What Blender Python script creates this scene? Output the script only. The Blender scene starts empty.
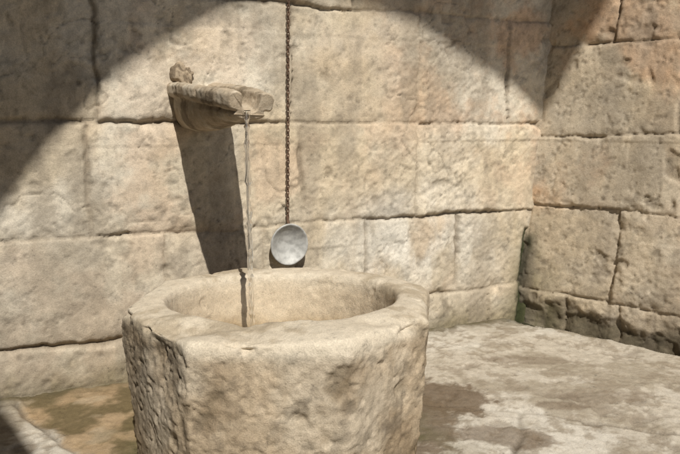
import bpy, math, numpy as np
from mathutils import Vector, Matrix
rng=np.random.RandomState(7)
SD=np.array((-.27,1,-1.2))          # direction the sunlight travels
# ---------------------------------------------------------------- noise
PT=rng.permutation(256); RV=rng.rand(256)*2-1
def vn(x,y,z,seed=0):
    x=x+seed*17.31; y=y+seed*5.77; z=z+seed*11.13
    xi=np.floor(x).astype(int); yi=np.floor(y).astype(int); zi=np.floor(z).astype(int)
    fx=x-xi; fy=y-yi; fz=z-zi
    fx=fx*fx*fx*(fx*(fx*6-15)+10); fy=fy*fy*fy*(fy*(fy*6-15)+10); fz=fz*fz*fz*(fz*(fz*6-15)+10)
    def h(a,b,c): return RV[PT[(PT[(PT[a&255]+b)&255]+c)&255]]
    c00=h(xi,yi,zi)*(1-fx)+h(xi+1,yi,zi)*fx
    c10=h(xi,yi+1,zi)*(1-fx)+h(xi+1,yi+1,zi)*fx
    c01=h(xi,yi,zi+1)*(1-fx)+h(xi+1,yi,zi+1)*fx
    c11=h(xi,yi+1,zi+1)*(1-fx)+h(xi+1,yi+1,zi+1)*fx
    return (c00*(1-fy)+c10*fy)*(1-fz)+(c01*(1-fy)+c11*fy)*fz
def fbm(x,y,z,f,o=4,seed=0,g=.5):
    r=0;a=1;n=0
    for i in range(o):
        ca,sa=math.cos(.7*i+seed),math.sin(.7*i+seed)
        r=r+a*vn((x*ca-y*sa)*f,(x*sa+y*ca)*f,z*f,seed+i*3); n+=a; a*=g; f*=2.03
    return r/n*1.5
def sst(a,b,x):
    t=np.clip((x-a)/(b-a),0,1); return t*t*(3-2*t)
def mixc(c,c2,m):
    return c*(1-m[...,None])+np.array(c2)*m[...,None]
# ---------------------------------------------------------------- mesh helpers
def grid_mesh(name,P,col,mat,wrapu=False,parent=None,endcap=False):
    nu,nv=P.shape[:2]
    idx=np.arange(nu*nv).reshape(nu,nv)
    if wrapu: a=idx; b=np.roll(idx,-1,0)
    else: a=idx[:-1]; b=idx[1:]
    q=np.stack([a[:,:-1],b[:,:-1],b[:,1:],a[:,1:]],-1).reshape(-1,4).tolist()
    if endcap: q.append(idx[:,-1].tolist())
    me=bpy.data.meshes.new(name)
    me.from_pydata(P.reshape(-1,3).tolist(),[],q)
    me.polygons.foreach_set('use_smooth',[True]*len(me.polygons))
    if endcap: me.polygons[len(me.polygons)-1].use_smooth=False
    if col is not None:
        at=me.color_attributes.new('Col','FLOAT_COLOR','POINT')
        c=np.ones((nu*nv,4)); c[:,:3]=np.clip(col.reshape(-1,3),0,1)
        at.data.foreach_set('color',c.ravel())
    me.update()
    ob=bpy.data.objects.new(name,me); bpy.context.collection.objects.link(ob)
    me.materials.append(mat)
    if parent: ob.parent=parent
    return ob
def grid_normals(P,wrapu=False):
    if wrapu: du=np.roll(P,-1,0)-np.roll(P,1,0)
    else: du=np.gradient(P,axis=0)
    dv=np.gradient(P,axis=1)
    n=np.cross(du,dv); return n/(np.linalg.norm(n,axis=-1,keepdims=True)+1e-9)
def empty(name):
    o=bpy.data.objects.new(name,None); bpy.context.collection.objects.link(o); return o
# ---------------------------------------------------------------- materials
def stone_mat(name,bump=.004,rough=.9,use_attr=True,base=(.4,.35,.27),gain=1.1):
    m=bpy.data.materials.new(name); m.use_nodes=True; nt=m.node_tree; N=nt.nodes; L=nt.links
    bs=N['Principled BSDF']; tc=N.new('ShaderNodeTexCoord')
    def noise(s,d,r=.6):
        n=N.new('ShaderNodeTexNoise'); n.inputs['Scale'].default_value=s; n.inputs['Detail'].default_value=d
        n.inputs['Roughness'].default_value=r; L.new(tc.outputs['Object'],n.inputs['Vector']); return n
    if use_attr:
        c=N.new('ShaderNodeVertexColor'); c.layer_name='Col'; cs=c.outputs['Color']
    else:
        c=N.new('ShaderNodeRGB'); c.outputs[0].default_value=(*base,1); cs=c.outputs[0]
    n1=noise(44,5,.74); n2=noise(260,2,.7)
    def ramp(src,a,b,lo,hi):
        mr=N.new('ShaderNodeMapRange'); mr.inputs[1].default_value=a; mr.inputs[2].default_value=b
        mr.inputs[3].default_value=lo; mr.inputs[4].default_value=hi; L.new(src,mr.inputs[0]); return mr.outputs[0]
    def mul(a,b):
        x=N.new('ShaderNodeMath'); x.operation='MULTIPLY'; L.new(a,x.inputs[0]); L.new(b,x.inputs[1]); return x.outputs[0]
    f=mul(ramp(n1.outputs[0],.3,.7,.84*gain,1.14*gain),ramp(n2.outputs[0],.3,.7,.84,1.14))
    ps=ramp(n1.outputs[0],.30,.37,.68,1)
    f=mul(f,ps)
    vm=N.new('ShaderNodeVectorMath'); vm.operation='SCALE'; L.new(cs,vm.inputs[0]); L.new(f,vm.inputs['Scale'])
    L.new(vm.outputs[0],bs.inputs['Base Color'])
    bs.inputs['Roughness'].default_value=rough
    bs.inputs['Specular IOR Level'].default_value=.2
    h=N.new('ShaderNodeMath'); h.operation='MULTIPLY_ADD'; h.inputs[1].default_value=.25
    L.new(n2.outputs[0],h.inputs[0]); L.new(n1.outputs[0],h.inputs[2])
    b=N.new('ShaderNodeBump'); b.inputs['Strength'].default_value=1; b.inputs['Distance'].default_value=bump
    L.new(h.outputs[0],b.inputs['Height']); L.new(b.outputs[0],bs.inputs['Normal'])
    return m
M_wall=stone_mat('wall_limestone',.0030,gain=1.13)
M_basin=stone_mat('basin_limestone',.0036,gain=1.03)
M_floor=stone_mat('paving_limestone',.0032,.8,gain=.97)
M_spout=stone_mat('spout_stone',.0032,gain=1.05)
def metal(name,col,rough,metallic=1,bumps=0,lo=.5):
    m=bpy.data.materials.new(name); m.use_nodes=True; N=m.node_tree.nodes; L=m.node_tree.links; b=N['Principled BSDF']
    tc=N.new('ShaderNodeTexCoord'); n=N.new('ShaderNodeTexNoise'); n.inputs['Scale'].default_value=45; n.inputs['Detail'].default_value=5
    L.new(tc.outputs['Object'],n.inputs['Vector'])
    r=N.new('ShaderNodeValToRGB'); r.color_ramp.elements[0].position=.38; r.color_ramp.elements[1].position=.6
    r.color_ramp.elements[0].color=(*[c*lo for c in col],1); r.color_ramp.elements[1].color=(*col,1)
    L.new(n.outputs[0],r.inputs[0]); L.new(r.outputs[0],b.inputs['Base Color'])
    b.inputs['Metallic'].default_value=metallic; b.inputs['Roughness'].default_value=rough
    if bumps:
        bp=N.new('ShaderNodeBump'); bp.inputs['Distance'].default_value=bumps; L.new(n.outputs[0],bp.inputs['Height']); L.new(bp.outputs[0],b.inputs['Normal'])
    return m
M_iron=metal('rusty_iron',(.13,.072,.042),.8,.1,.001)
M_tin=metal('worn_tin',(.46,.455,.43),.62,.2,.0010,.72)
M_water=bpy.data.materials.new('water'); M_water.use_nodes=True
b=M_water.node_tree.nodes['Principled BSDF']; b.inputs['Transmission Weight'].default_value=1; b.inputs['IOR'].default_value=1.33
b.inputs['Roughness'].default_value=.02; b.inputs['Base Color'].default_value=(.98,.99,1,1)
# ---------------------------------------------------------------- walls
SAND=np.array((.495,.430,.330)); PALE=(.58,.53,.44); GREY=(.335,.303,.255); PINK=(.53,.365,.245); DIRT=(.085,.066,.046); MOSS=(.018,.022,.009)
def wall(name,P0,d,nrm,u0,u1,z0,z1,step,zj,vj,lean,seed,tintf,smooth=1.):
    u=np.arange(u0,u1,step); z=np.arange(z0,z1,step)
    U,Z=np.meshgrid(u,z,indexing='ij'); O=np.zeros_like(U)+seed*3.1
    uw=U+.014*fbm(U,Z,O,4,3,1)+.005*fbm(U,Z,O,30,3,2); zw=Z+.014*fbm(U,Z,O,3,3,4)+.005*fbm(U,Z,O,30,3,5)
    zj=np.array(zj); ci=np.clip(np.searchsorted(zj,zw)-1,0,len(zj)-2)
    dh=np.minimum(zw-zj[ci],zj[ci+1]-zw); dvv=np.full_like(U,9.); bid=np.zeros_like(ci)
    for k,js in enumerate(vj):
        js=np.array([-99]+sorted(js)+[99]); m=ci==k
        bi=np.clip(np.searchsorted(js,uw[m])-1,0,len(js)-2)
        dvv[m]=np.minimum(uw[m]-js[bi],js[bi+1]-uw[m]); bid[m]=k*13+bi
    D=np.abs(np.minimum(dh,dvv))
    rr=np.random.RandomState(seed+3).rand(400,4)
    R=rr[bid]
    jn=sst(-.15,.5,fbm(U,Z,O,2.3,4,20))
    isv=dvv<dh
    open_=(.32+.85*jn)*np.where(isv,.85,1.)
    w=.0045+.006*jn
    h=-.015*open_*np.exp(-(D/w)**2) -.004*np.exp(-D/.018)
    chip=sst(.2,.65,fbm(U,Z,O,10,3,31))*np.exp(-(D/.03)**2)
    h-=.010*chip
    h+=(R[...,0]-.5)*.012+(R[...,1]-.5)*.015*(U%0.45)+(R[...,2]-.5)*.015*(Z%.45)
    h+=.009*fbm(U,Z,O,3.3,3,40)+.0022*fbm(U,Z,O,14,3,44)
    rough=sst(-.2,.5,fbm(U,Z,O,2.2,2,50)+(R[...,3]-.5)*.9)
    h+=(.1+rough)*.0018*smooth*fbm(U,Z,O,60,3,52)
    h+=(.1+.6*rough)*.0017*smooth*fbm(U*.8+Z*.6,(-U*.6+Z*.8)*4.5,O,22,2,60)
    cr=np.abs(fbm(U,Z,O,2.6,4,70)); crack=np.exp(-(cr/.009)**2)*sst(.15,.55,fbm(U,Z,O,1.7,2,75))
    h-=.005*crack
    pk=sst(.5,.8,fbm(U,Z,O,38,3,83)); h-=.003*pk
    hol=sst(.66,.95,fbm(U,Z,O,9,3,80)); h-=.007*hol
    Cc=np.zeros(U.shape+(3,))+SAND
    Cc=Cc*(1+(R[...,0,None]-.5)*.28)
    Cc=mixc(Cc,PALE,.75*sst(-.1,.5,fbm(U,Z,O,2.6,6,90,.6)))
    Cc=mixc(Cc,GREY,.75*sst(.0,.55,fbm(U,Z,O,1.7,7,95,.58)))
    Cc=mixc(Cc,(.48,.39,.265),.6*sst(-.1,.5,fbm(U,Z,O,2.1,5,97,.55)))
    Cc=mixc(Cc,PINK,.35*R[...,1]*sst(-.1,.5,fbm(U,Z,O,4,5,99,.6)))
    Cc,h=tintf(U,Z,O,Cc,h)
    Cc*=1-.14*sst(.12,.7,fbm(U*.64+Z*.5,(-U*.6+Z*.8)*3,O,9,4,101))[...,None]
    Cc*=1-.20*sst(.1,.6,fbm(U,Z,O,24,5,105,.65))[...,None]
    Cc*=1-.25*pk[...,None]
    Cc=mixc(Cc,(.25,.21,.16),.5*sst(.05,.6,fbm(U*3.2,Z*.75,O,1.9,6,117,.6)))
    Cc=mixc(Cc,DIRT,np.clip(.65*open_*np.exp(-(D/(w*.85))**2)+.4*crack+.3*hol,0,.9))
    Cc=mixc(Cc,(.31,.25,.18),.28*np.exp(-D/.02))
    P=np.zeros(U.shape+(3,))
    P[...,0]=P0[0]+d[0]*U+nrm[0]*h+lean[0]*Z; P[...,1]=P0[1]+d[1]*U+nrm[1]*h+lean[1]*Z; P[...,2]=Z
    return grid_mesh(name,P,Cc,M_wall)
def tint_back(U,Z,O,C,h):
    m=sst(1.3,2.3,U+.3*fbm(U,Z,O,3,3,7))*sst(.5,1.1,Z+.2*fbm(U,Z,O,4,3,8))
    C=mixc(C,PINK,.7*m*sst(-.4,.4,fbm(U,Z,O,6,5,9,.6)))
    m=np.exp(-((U-1.75)/.5)**2-((Z-.42)/.2)**2)*sst(-.25,.35,fbm(U,Z*.4,O,7,5,11))
    C=mixc(C,(.66,.63,.56),.75*m)
    m=sst(.9,-.3,U)*sst(1.0,.3,Z); C=mixc(C,GREY,.5*m)
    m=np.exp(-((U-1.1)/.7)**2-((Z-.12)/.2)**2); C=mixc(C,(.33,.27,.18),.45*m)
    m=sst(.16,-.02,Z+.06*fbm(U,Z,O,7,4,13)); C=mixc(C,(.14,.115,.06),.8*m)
    uc=U-(2.400+.078*Z)
    n=fbm(U,Z,O,8,4,15)
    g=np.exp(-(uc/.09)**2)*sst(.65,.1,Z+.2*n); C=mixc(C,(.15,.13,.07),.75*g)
    m=np.exp(-(uc/.020)**2)*sst(.50,.36,Z+.12*n); C=mixc(C,MOSS,.98*m); h=h-.022*m
    m=sst(-.045,-.01,uc+.02*n)*sst(.44,.30,Z+.2*n); C=mixc(C,(.04,.045,.018),.85*m)
    return C,h
def tint_right(U,Z,O,C,h):
    C=mixc(C,(.50,.40,.275),np.full_like(U,.5))
    m=sst(-.3,.4,fbm(U,Z,O,2.6,6,7,.6))*sst(.5,.7,Z); C=mixc(C,(.53,.33,.195),.75*m)
    C=mixc(C,GREY,.3*sst(-.2,.4,fbm(U,Z,O,5,4,17)))
    n=fbm(U,Z,O,7,4,13)
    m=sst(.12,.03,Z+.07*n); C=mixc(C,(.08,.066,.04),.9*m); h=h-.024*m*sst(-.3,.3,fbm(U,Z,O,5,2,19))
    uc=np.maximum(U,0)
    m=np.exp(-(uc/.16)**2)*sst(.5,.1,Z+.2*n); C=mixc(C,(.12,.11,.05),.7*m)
    m=np.exp(-(uc/.035)**2)*sst(.46,.3,Z+.14*n); C=mixc(C,MOSS,.97*m)
    return C,h
d1=(.9005,.4349); n1=(.4349,-.9005)
zj=[-.3,.17,.56,.99,1.47,1.93,2.4,2.9]
vj=[[-1.6,-.9,-.25,.52,1.05,1.68,2.2],[-1.5,-.7,-.1,.614,1.03,1.51,1.997],[-1.3,-.45,.35,1.2,1.77],[-1.5,-.9,-.2,.395,1.16,1.775,2.285],
    [-1.4,-.6,.1,.75,1.45,2.05],[-1.2,-.3,.4,1.3,1.9],[-1,.3,1,1.7]]
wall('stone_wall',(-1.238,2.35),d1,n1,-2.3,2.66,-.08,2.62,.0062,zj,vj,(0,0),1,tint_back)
d2=(.7317,-.6816); n2=(-.6816,-.7317)
zj2=[-.3,.15,.585,.93,1.36,1.8,2.25,2.9]
vj2=[[.22,.5,.9,1.4],[.44,1.1,1.7],[-.5,.72,1.3],[.64,1.2],[.33,.95,1.5],[.6,1.2],[.3,1]]
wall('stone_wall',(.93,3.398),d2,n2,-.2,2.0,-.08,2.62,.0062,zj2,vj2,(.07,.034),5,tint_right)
# ---------------------------------------------------------------- floor
def axis(lo,hi,step):
    f=np.arange(lo,hi,step)
    o1=lo-np.geomspace(.03,90,26)[::-1]; o2=hi+np.geomspace(.03,90,26)
    return np.concatenate([o1,f,o2])
X,Y=np.meshgrid(axis(-1.7,2.0,.0072),axis(1.3,3.6,.0072),indexing='ij'); O=np.zeros_like(X)+.37
def segd(x,y,a,b):
    ax,ay=a; bx,by=b; vx,vy=bx-ax,by-ay
    t=np.clip(((x-ax)*vx+(y-ay)*vy)/(vx*vx+vy*vy),0,1)
    return np.hypot(x-ax-t*vx,y-ay-t*vy)
Xw=X+.025*fbm(X,Y,O,5,4,2); Yw=Y+.025*fbm(X,Y,O,5,4,3)
J=np.full_like(X,9.)
for a,b in [((.2,2.36),(.62,2.22)),((.62,2.22),(1.9,1.75)),((.62,2.22),(.35,1.3)),((-1.17,2.3),(-.78,1.9)),((-.78,1.9),(-.6,1.3)),
            ((-1.17,2.3),(-1.7,2.0)),((-.3,2.75),(-.35,2.3))]:
    J=np.minimum(J,segd(Xw,Yw,a,b))
loc=np.exp(-(np.maximum(0,np.hypot(X-.2,Y-2.4)-2.2)/.5)**2)
jn=sst(-.4,.5,fbm(X,Y,O,3,3,6))
H=.010*fbm(X,Y,O,2.5,3,10)+.0035*fbm(X,Y,O,9,3,14)+.0018*fbm(X,Y,O,40,3,18)
H-=(.25+.8*jn)*.012*np.exp(-(J/.008)**2)+.002*np.exp(-J/.03)
pit=sst(.35,.65,fbm(X,Y,O,13,5,22,.6)); H-=.006*pit
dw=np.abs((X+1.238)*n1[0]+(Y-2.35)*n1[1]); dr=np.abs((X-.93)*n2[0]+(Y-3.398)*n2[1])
gut=sst(.085,.065,dr+.022*fbm(X,Y,O,6,4,53))*sst(3.9,3.3,Y)      # worn gutter along the right-hand wall
H-=.035*gut
C=np.zeros(X.shape+(3,))+np.array((.45,.40,.325))
C=mixc(C,(.55,.51,.44),.85*sst(-.2,.5,fbm(X,Y,O,3.2,6,30,.6)))
C=mixc(C,(.31,.265,.20),.85*sst(.0,.45,fbm(X,Y,O,4,7,34,.68)))
C=mixc(C,(.22,.18,.135),.55*pit)
C=mixc(C,(.25,.205,.15),.65*sst(.1,.55,fbm(X,Y,O,17,5,36,.7)))
side=((X+1.17)*(-.4)-(Y-2.3)*(.39))
wetL=sst(.0,-.03,side+.03*fbm(X,Y,O,7,4,38))*sst(-.30,-.5,X)*sst(-1.6,-1.2,X)
H-=.009*wetL
C=mixc(C,(.34,.235,.13),.85*wetL)
C=mixc(C,(.11,.085,.04),.85*wetL*sst(-.15,.3,fbm(X,Y,O,6,6,40,.6)))
C=mixc(C,(.40,.32,.22),.6*wetL*sst(.1,.5,fbm(X,Y,O,9,5,49)))
def blob(x,y,rx,ry,s): return sst(.38,.66,np.exp(-((X-x)/rx)**2-((Y-y)/ry)**2)+.48*fbm(X,Y,O,7,7,s,.76))
for (x,y,rx,ry,s,k) in [(.38,2.38,.19,.17,41,.9),(.53,2.05,.20,.08,42,.7),(.27,2.08,.14,.30,43,.85),(.78,2.27,.12,.04,44,.55),(-.1,2.55,.3,.14,45,.7),(.95,2.35,.18,.06,46,.4),(.75,2.75,.3,.05,48,.4)]:
    C=mixc(C,(.14,.10,.064),k*blob(x,y,rx,ry,s))
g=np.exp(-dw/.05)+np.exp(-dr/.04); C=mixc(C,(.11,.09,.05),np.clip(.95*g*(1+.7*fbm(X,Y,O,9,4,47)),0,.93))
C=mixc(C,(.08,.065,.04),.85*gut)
dc=np.hypot(X-.93,Y-3.36); C=mixc(C,MOSS,.8*np.exp(-(dc/.10)**2))
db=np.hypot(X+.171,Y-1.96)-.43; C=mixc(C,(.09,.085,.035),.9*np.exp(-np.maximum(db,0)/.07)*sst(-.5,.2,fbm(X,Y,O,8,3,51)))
C=mixc(C,DIRT,.75*(.2+.8*jn)*np.exp(-(J/.008)**2))
P=np.stack([X,Y,H*loc],-1)
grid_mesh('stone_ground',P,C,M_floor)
# ---------------------------------------------------------------- basin
keys=[(-.04,.416,.416,0),(.1,.432,.432,0),(.25,.442,.442,0),(.38,.449,.449,0),(.450,.450,.452,0),(.470,.446,.449,0),(.481,.434,.440,.05),(.486,.405,.400,.35),(.487,.362,.318,.85),
      (.483,.346,.291,1),(.465,.338,.277,1),(.42,.331,.268,1),(.34,.322,.26,1),(.25,.30,.24,1),(.18,.25,.20,1),(.155,.15,.12,1),(.15,.001,.001,1)]
K=np.array(keys); seg=np.r_[0,np.cumsum(np.hypot(np.diff(K[:,0]),np.diff(K[:,1])))]
s=np.linspace(0,seg[-1],250); pr=np.stack([np.interp(s,seg,K[:,i]) for i in range(4)],-1)
ker=np.ones(3)/3
for i in range(4):
    e=np.r_[[pr[0,i]],pr[:,i],[pr[-1,i]]]; pr[:,i]=np.convolve(e,ker,'valid')
th=np.linspace(0,2*np.pi,560,endpoint=False)
T,S=np.meshgrid(th,np.arange(len(s)),indexing='ij')
zz=pr[S,0]; rx=pr[S,1]; ry=pr[S,2]; kk=pr[S,3]
T_=T+.10*np.sin(2*T+1)
oc=np.cos(np.pi/8)/np.cos(((T_-.332)%(np.pi/4))-np.pi/8)
fac=1+(1-kk)*.9*(oc-.972)
cx=-.171+.0*kk; cy=1.962+.021*kk
P=np.stack([cx+rx*fac*np.cos(T),cy+ry*fac*np.sin(T),zz],-1)
N_=grid_normals(P,True)
if (N_[0,40]@np.array([1,0,0]))<0: N_=-N_
x,y,z=P[...,0],P[...,1],P[...,2]
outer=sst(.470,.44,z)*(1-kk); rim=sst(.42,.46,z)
dsp=.008*fbm(x,y,z,3,2,3)+.0025*fbm(x,y,z,10,3,5)
dsp+=outer*(.0022*fbm(x,y,z,24,3,8)+.0017*fbm(x,y,z,75,2,9)-.009*sst(.4,.8,fbm(x,y,z,7,3,11))-.0038*sst(.3,.7,fbm(x*1.3,y*1.3,z*1.3,32,3,12)))
dsp+=(1-outer)*(.0012*fbm(x,y,z,40,3,13)-.004*sst(.45,.8,fbm(x,y,z,14,3,14)))
edge=np.exp(-((z-.468)/.016)**2)*(1-kk); dsp-=edge*.019*sst(.05,.5,fbm(x,y,z,9,4,16,.6))
P=P+N_*dsp[...,None]
w=np.exp(-((x+.345)/.085)**2-((y-1.66)/.06)**2)*rim; P[...,2]-=.024*w
w=np.exp(-((x+.25)/.03)**2-((y-1.69)/.04)**2)*rim; P[...,2]-=.014*w
w=np.exp(-((x-.10)/.05)**2-((y-1.70)/.035)**2)*rim; P[...,2]-=.012*w
w=np.exp(-((x+.43)/.07)**2-((y-1.62)/.07)**2)*np.exp(-((z-.42)/.10)**2)*(1-kk)
P=P-N_*(.022*w)[...,None]
C=np.zeros(x.shape+(3,))+np.array((.42,.335,.235))
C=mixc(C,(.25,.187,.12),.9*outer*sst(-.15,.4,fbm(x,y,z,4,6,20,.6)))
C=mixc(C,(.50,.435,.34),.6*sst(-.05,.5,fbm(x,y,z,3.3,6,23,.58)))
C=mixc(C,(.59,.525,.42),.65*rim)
C=mixc(C,(.34,.275,.19),.75*rim*sst(0,.5,fbm(x,y,z,6,6,26,.66)))
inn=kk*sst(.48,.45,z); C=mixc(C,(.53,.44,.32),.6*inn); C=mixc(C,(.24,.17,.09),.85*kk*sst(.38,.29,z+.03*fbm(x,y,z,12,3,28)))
C=mixc(C,(.12,.088,.05),.55*outer*sst(.3,.7,fbm(x,y,z,7,5,11,.6)))
C=mixc(C,(.20,.15,.095),.5*outer*sst(.0,.5,fbm(x*3,y*3,z*.6,3,5,33)))
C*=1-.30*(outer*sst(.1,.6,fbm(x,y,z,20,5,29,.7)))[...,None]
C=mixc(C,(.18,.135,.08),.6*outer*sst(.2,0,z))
basin=empty('stone_water_basin')
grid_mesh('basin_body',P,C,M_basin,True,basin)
r=np.linspace(.001,1,60); T2,R2=np.meshgrid(np.linspace(0,2*np.pi,160,endpoint=False),r,indexing='ij')
wx=-.171+.325*R2*np.cos(T2); wy=1.983+.262*R2*np.sin(T2)
dd=np.hypot(wx+.275,wy-2.0); wz=.285+.006*np.exp(-dd/.08)*np.cos(dd*160)+.0025*fbm(wx,wy,wx*0,18,2,2)
grid_mesh('water_surface',np.stack([wx,wy,wz],-1),None,M_water,True,basin)
# ---------------------------------------------------------------- spout
spout=empty('stone_water_spout')
A0=np.array((-.555,2.680)); ax=np.array(n1); lw=np.array(d1)
La=.635
a=np.linspace(-.06,La,170)
f=lambda xs,ys: np.interp(a,xs,ys)
hw =f([-.06,.0,.2,.40,.52,La],[.112,.112,.109,.100,.088,.074])
top=f([-.06,.2,.45,.55,La],[1.148,1.132,1.106,1.097,1.088])
th_=f([-.06,.3,.5,La],[.056,.052,.052,.054])
chd=f([-.06,.05,.3,.5,.6,La],[.005,.03,.042,.050,.058,.062])
chw=f([-.06,.1,.4,.55,La],[.04,.058,.046,.036,.030])
bw =f([-.06,.0,.2,.38,.50,.6,La],[.086,.092,.090,.072,.060,.054,.048])
bb =f([-.06,.0,.12,.28,.40,.50,.60,La],[.968,.958,.955,.965,.982,.992,.996,.998])
def ring(i):
    h,t,k,cd,cw,b,bo=hw[i],top[i],th_[i],chd[i],chw[i],bw[i],bb[i]
    half=[(0,t-cd),(cw*.6,t-cd+.003),(cw*.92,t-cd*.6),(cw*1.02,t-.008),(cw*1.05+(h-cw)*.35,t),(h-.010,t-.003),(h,t-.014),(h,t-k*.8),(h-.008,t-k)]
    nk=min(b,h-.012)
    sb=t-k-.010; bo=min(bo,sb-.004)
    half+=[(nk-.004,sb+.004),(nk+.003,sb-(sb-bo)*.25),(nk*.93,sb-(sb-bo)*.6),(nk*.6,sb-(sb-bo)*.92),(0,bo)]
    half=np.array(half)
    o=np.vstack([half,(half*np.array([-1,1]))[1:-1][::-1]])
    c=np.vstack([o,o[:1]]); q=[]
    for j in range(len(o)):
        for t_ in np.linspace(0,1,8,endpoint=False): q.append(c[j]*(1-t_)+c[j+1]*t_)
    q=np.array(q)
    for _ in range(5): q=(np.roll(q,1,0)+2*q+np.roll(q,-1,0))/4
    return q
RG=[ring(i) for i in range(len(a))]
q=RG[-1]; tg=np.roll(q,-1,0)-np.roll(q,1,0); nn=np.stack([tg[:,1],-tg[:,0]],-1); nn/=np.linalg.norm(nn,axis=1,keepdims=True)+1e-9
area=.5*np.sum(q[:,0]*np.roll(q[:,1],-1)-np.roll(q[:,0],-1)*q[:,1])
if area>0: nn=-nn
rings=[(RG[i],a[i]) for i in range(len(a))]
for off_,ad in ((.001,.003),(.003,.006),(.006,.008)): rings.append((q+nn*off_,La+ad))
P=np.zeros((len(rings),len(q),3))
for i,(qq,aa) in enumerate(rings):
    fw=aa+.35*sst(.45,.635,np.array(aa))*(qq[:,1]-1.05)
    sh=.006*sst(.5,.635,np.array(aa))
    qz=qq[:,1]-.010*sst(.50,.635,np.array(aa))*sst(.03,.075,qq[:,0])
    P[i,:,0]=A0[0]+ax[0]*fw+lw[0]*(qq[:,0]+sh); P[i,:,1]=A0[1]+ax[1]*fw+lw[1]*(qq[:,0]+sh); P[i,:,2]=qz
P=P.transpose(1,0,2)
Nn=grid_normals(P,True); cen=P.mean(0,keepdims=True)
if ((P-cen)*Nn).sum()<0: Nn=-Nn
x,y,z=P[...,0],P[...,1],P[...,2]
P=P+Nn*(.003*fbm(x,y,z,7,2,3)+.0022*fbm(x,y,z,34,3,4)-.003*sst(.4,.8,fbm(x,y,z,16,3,6)))[...,None]
C=np.zeros(x.shape+(3,))+np.array((.40,.325,.235))
C=mixc(C,(.50,.44,.35),.75*sst(-.1,.5,fbm(x,y,z,8,5,9,.6)))
C=mixc(C,(.13,.10,.065),.75*sst(.0,.45,fbm(x,y,z,9,6,12,.66)))
grid_mesh('spout_trough',P,C,M_spout,True,spout,endcap=True)
def rock(name,c,r,seed,parent,mat,col):
    n=40; t,p_=np.meshgrid(np.linspace(0,2*np.pi,2*n,endpoint=False),np.linspace(.001,np.pi-.001,n),indexing='ij')
    D=np.stack([np.sin(p_)*np.cos(t),np.sin(p_)*np.sin(t),np.cos(p_)],-1)
    D=np.sign(D)*np.abs(D)**.8
    k=1+.35*fbm(D[...,0],D[...,1],D[...,2],1.2,2,seed)+.06*fbm(D[...,0],D[...,1],D[...,2],4,3,seed)
    Pp=np.array(c)+D*k[...,None]*np.array(r)
    Cc=np.zeros(Pp.shape)+np.array(col); Cc=mixc(Cc,(.12,.09,.06),.8*sst(-.2,.3,fbm(D[...,0],D[...,1],D[...,2],3,4,seed+1)))
    return grid_mesh(name,Pp,Cc,mat,True,parent)
def wp(px,off,z): return (-1.238+d1[0]*px+n1[0]*off,2.35+d1[1]*px+n1[1]*off,z)
rock('broken_stub',wp(.705,.005,1.168),(.042,.030,.044),23,spout,M_spout,(.34,.27,.19))
# ---------------------------------------------------------------- falling water
st=empty('falling_water')
def strand(name,r0,ph,amp,seed,dxs=0):
    n=340; t=np.linspace(0,1,n); Z=1.030-(1.030-.28)*t
    dx=-.286+.013*np.sqrt(t)+dxs; dy=2.106-.08*np.sqrt(t)
    tw=t*15+ph+.8*np.sin(t*5); am=amp*(.25+t)
    rs=np.random.RandomState(seed)
    cx=dx+am*np.cos(tw)+.002*np.interp(t,np.linspace(0,1,14),rs.randn(14))*t
    cy=dy+am*np.sin(tw)
    rad=r0*(1.25-.45*t)*(1+.25*np.sin(tw*1.3+seed)+.25*np.interp(t,np.linspace(0,1,60),rs.randn(60)))
    rad=np.clip(rad,.0012,.02)
    ph_=np.linspace(0,2*np.pi,14,endpoint=False)
    PP=np.zeros((14,n,3)); el=.5
    for i,p in enumerate(ph_):
        c1,s1=math.cos(p),math.sin(p)*el
        PP[i,:,0]=cx+rad*(c1*np.cos(tw*.5)-s1*np.sin(tw*.5)); PP[i,:,1]=cy+rad*(c1*np.sin(tw*.5)+s1*np.cos(tw*.5)); PP[i,:,2]=Z
    return grid_mesh(name,PP,None,M_water,True,st)
strand('strand_1',.0098,0,.0025,3); strand('strand_2',.0050,2.4,.0060,8); strand('strand_3',.0022,4.1,.010,15)
# ---------------------------------------------------------------- chain with ladle
def torus(c,R,r,stretch,rot,nu=20,nv=8):
    t,p_=np.meshgrid(np.linspace(0,2*np.pi,nu,endpoint=False),np.linspace(0,2*np.pi,nv+1),indexing='ij')
    x=(R+r*np.cos(p_))*np.cos(t); z=(R+r*np.cos(p_))*np.sin(t)+np.sign(np.sin(t))*stretch*np.minimum(1,np.abs(np.sin(t))*3); y=r*np.sin(p_)
    c1,s1=math.cos(rot),math.sin(rot)
    return np.stack([c[0]+x*c1-y*s1,c[1]+x*s1+y*c1,c[2]+z],-1)
chain=empty('chain_with_ladle')
allP=[];allF=[];off=0
zc=.60;i=0
while zc<2.05:
    wob=.003*math.sin(zc*3.1); c=wp(1.116+wob+.022*(zc-.6),.030,zc)
    Pp=torus(c,.0042,.0023,.0042,.45+ (math.pi/2 if i%2 else 0)+.25*math.sin(i*1.7),14,6)
    nu,nv=Pp.shape[:2]; idx=np.arange(nu*nv).reshape(nu,nv)+off; b_=np.roll(idx,-1,0)
    allF.append(np.stack([idx[:,:-1],b_[:,:-1],b_[:,1:],idx[:,1:]],-1).reshape(-1,4)); allP.append(Pp.reshape(-1,3)); off+=nu*nv
    zc+=.0128; i+=1
me=bpy.data.meshes.new('chain_links'); me.from_pydata(np.vstack(allP).tolist(),[],np.vstack(allF).tolist())
me.polygons.foreach_set('use_smooth',[True]*len(me.polygons)); me.materials.append(M_iron)
ob=bpy.data.objects.new('chain_links',me); bpy.context.collection.objects.link(ob); ob.parent=chain
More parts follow.
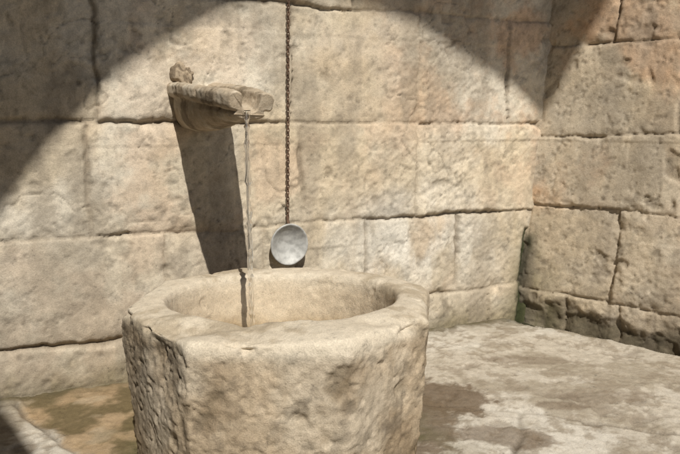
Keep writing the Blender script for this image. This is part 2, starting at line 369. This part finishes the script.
Pp=torus(wp(1.15,.03,2.07),.03,.006,0,.5,28,10); grid_mesh('iron_ring',Pp,None,M_iron,True,chain)
prof=[(.0005,-.030),(.02,-.029),(.04,-.024),(.058,-.015),(.070,-.004),(.0745,.0),(.0785,.0035),(.082,.002),(.0825,-.002),(.079,-.0035),(.0745,-.006),(.062,-.0175),(.042,-.027),(.02,-.032),(.0005,-.033)]
prof=np.array(prof); tt=np.linspace(0,2*np.pi,72,endpoint=False)
T3,S3=np.meshgrid(tt,np.arange(len(prof)),indexing='ij')
loc3=np.stack([prof[S3,0]*np.cos(T3)*1.0,prof[S3,0]*np.sin(T3)*1.08,prof[S3,1]],-1)
loc3[...,2]+=.004*fbm(loc3[...,0],loc3[...,1],loc3[...,2],16,3,3)
nrm=Vector((.45,-1,-.05)).normalized(); Rm=nrm.to_track_quat('Z','Y').to_matrix()
c=Vector(wp(1.116,.052,.487))
def place(A): return A@np.array(Rm).T+np.array(c)
grid_mesh('ladle_bowl',place(loc3),None,M_tin,True,chain)
n=20; tl=np.linspace(0,1,n); ctr=np.array([np.array(c)+np.array((-.001,.0,.083)),np.array(wp(1.116,.036,.588)),np.array(wp(1.116,.030,.605))])
path=np.stack([np.interp(tl,[0,.7,1],ctr[:,k]) for k in range(3)],-1)
pp=np.linspace(0,2*np.pi,10,endpoint=False); PP=np.zeros((10,n,3))
for i,p in enumerate(pp):
    PP[i]=path; PP[i,:,0]+=.006*math.cos(p); PP[i,:,1]+=.0025*math.sin(p)
grid_mesh('ladle_handle',PP,None,M_iron,True,chain)
# ---------------------------------------------------------------- shadow-casting arch behind the camera, plus an added vault that blocks sky
yb=-1.0
def bp(p):
    k=p[1]-yb; return (p[0]-SD[0]*k,p[2]-SD[2]*k)
inner=[bp(p) for p in [(-1.192,2.372,.68),(-1.03,2.45,.92),(-.874,2.526,1.11),(-.70,2.61,1.25),(-.537,2.689,1.355),(-.37,2.77,1.44),(-.2016,2.851,1.50),(0,2.948,1.505),(.172,3.031,1.47),(.34,3.11,1.42),(.501,3.19,1.345),(.67,3.27,1.26),(.818,3.343,1.17),(.96,3.41,1.05),(1.005,3.43,1.00),(1.185,3.161,1.53),(1.30,3.05,1.80)]]
left=[bp(p) for p in [(-.70,1.65,-.25),(-.924,1.929,0),(-1.04,2.08,0),(-1.208,2.287,0),(-1.30,2.32,.2),(-1.30,2.32,.48)]]
g0=left[0]
poly=[(g0[0]+.15,-.1),(g0[0]+.12,g0[1]-.5)]+left+inner+[(inner[-1][0]+1.6,13),(-8,13),(-8,-.1)]  # outline shaped to the cast shadow; mass extended up and left to block sky
me=bpy.data.meshes.new('stone_arch'); n=len(poly); TH=.25
vs=[(p[0],yb,p[1]) for p in poly]+[(p[0]-SD[0]*-TH*-1,yb-TH,p[1]+1.2*TH if p[1]>0 else p[1]) for p in poly]
fs=[list(range(n-1,-1,-1)),list(range(n,2*n))]+[[i,(i+1)%n,(i+1)%n+n,i+n] for i in range(n)]
me.from_pydata(vs,[],fs); me.update()
M_arch=stone_mat('arch_limestone',.006,.9,False,(.22,.19,.145),1.); me.materials.append(M_arch)
ob=bpy.data.objects.new('stone_arch',me); bpy.context.collection.objects.link(ob)
nu=40; nv=24; VP=np.zeros((nu,nv,3))
uu=np.linspace(-2.3,2.55,nu); tv=np.linspace(0,1,nv)
for i in range(nu):
    A=np.array((-1.238+d1[0]*uu[i]-n1[0]*.04,2.35+d1[1]*uu[i]-n1[1]*.04,2.60)); B=np.array((-5.5+6.9*i/(nu-1),-1.02,7.4))
    for j,t in enumerate(tv):
        p=A*(1-t)+B*t; p[2]+=.35*math.sin(math.pi*t); VP[i,j]=p
VP+=.02*np.stack([fbm(VP[...,0],VP[...,1],VP[...,2],3,2,k) for k in (1,2,3)],-1)
vo=grid_mesh('sky_block_vault',VP,None,M_arch)  # unseen vault, added to keep sky light off the back wall
sm=vo.modifiers.new('thick','SOLIDIFY'); sm.thickness=.2; sm.offset=0
# ---------------------------------------------------------------- light
el=math.atan2(-SD[2],math.hypot(SD[0],SD[1])); rot=math.atan2(-SD[0],-SD[1])
sd=bpy.data.lights.new('sun','SUN'); sd.energy=5; sd.angle=math.radians(.5); sd.color=(1,.96,.885)
so=bpy.data.objects.new('sun',sd); bpy.context.collection.objects.link(so)
so.rotation_euler=Vector(SD).to_track_quat('-Z','Y').to_euler(); so.location=(2,-6,8)
w=bpy.data.worlds.new('World'); bpy.context.scene.world=w; w.use_nodes=True; nt=w.node_tree
sk=nt.nodes.new('ShaderNodeTexSky'); sk.sky_type='NISHITA'; sk.sun_disc=False; sk.sun_elevation=el; sk.sun_rotation=rot
nt.links.new(sk.outputs[0],nt.nodes['Background'].inputs[0]); nt.nodes['Background'].inputs[1].default_value=.05
# ---------------------------------------------------------------- camera
cd=bpy.data.cameras.new('camera'); cd.lens=36; cd.sensor_width=36; cd.clip_end=500; cd.clip_start=.02
co=bpy.data.objects.new('camera',cd); bpy.context.collection.objects.link(co)
co.location=(0,0,1); co.rotation_euler=(math.radians(90-8.94),0,0)
bpy.context.scene.camera=co
vs=bpy.context.scene.view_settings; vs.view_transform='Standard'; vs.look='None'; vs.exposure=0
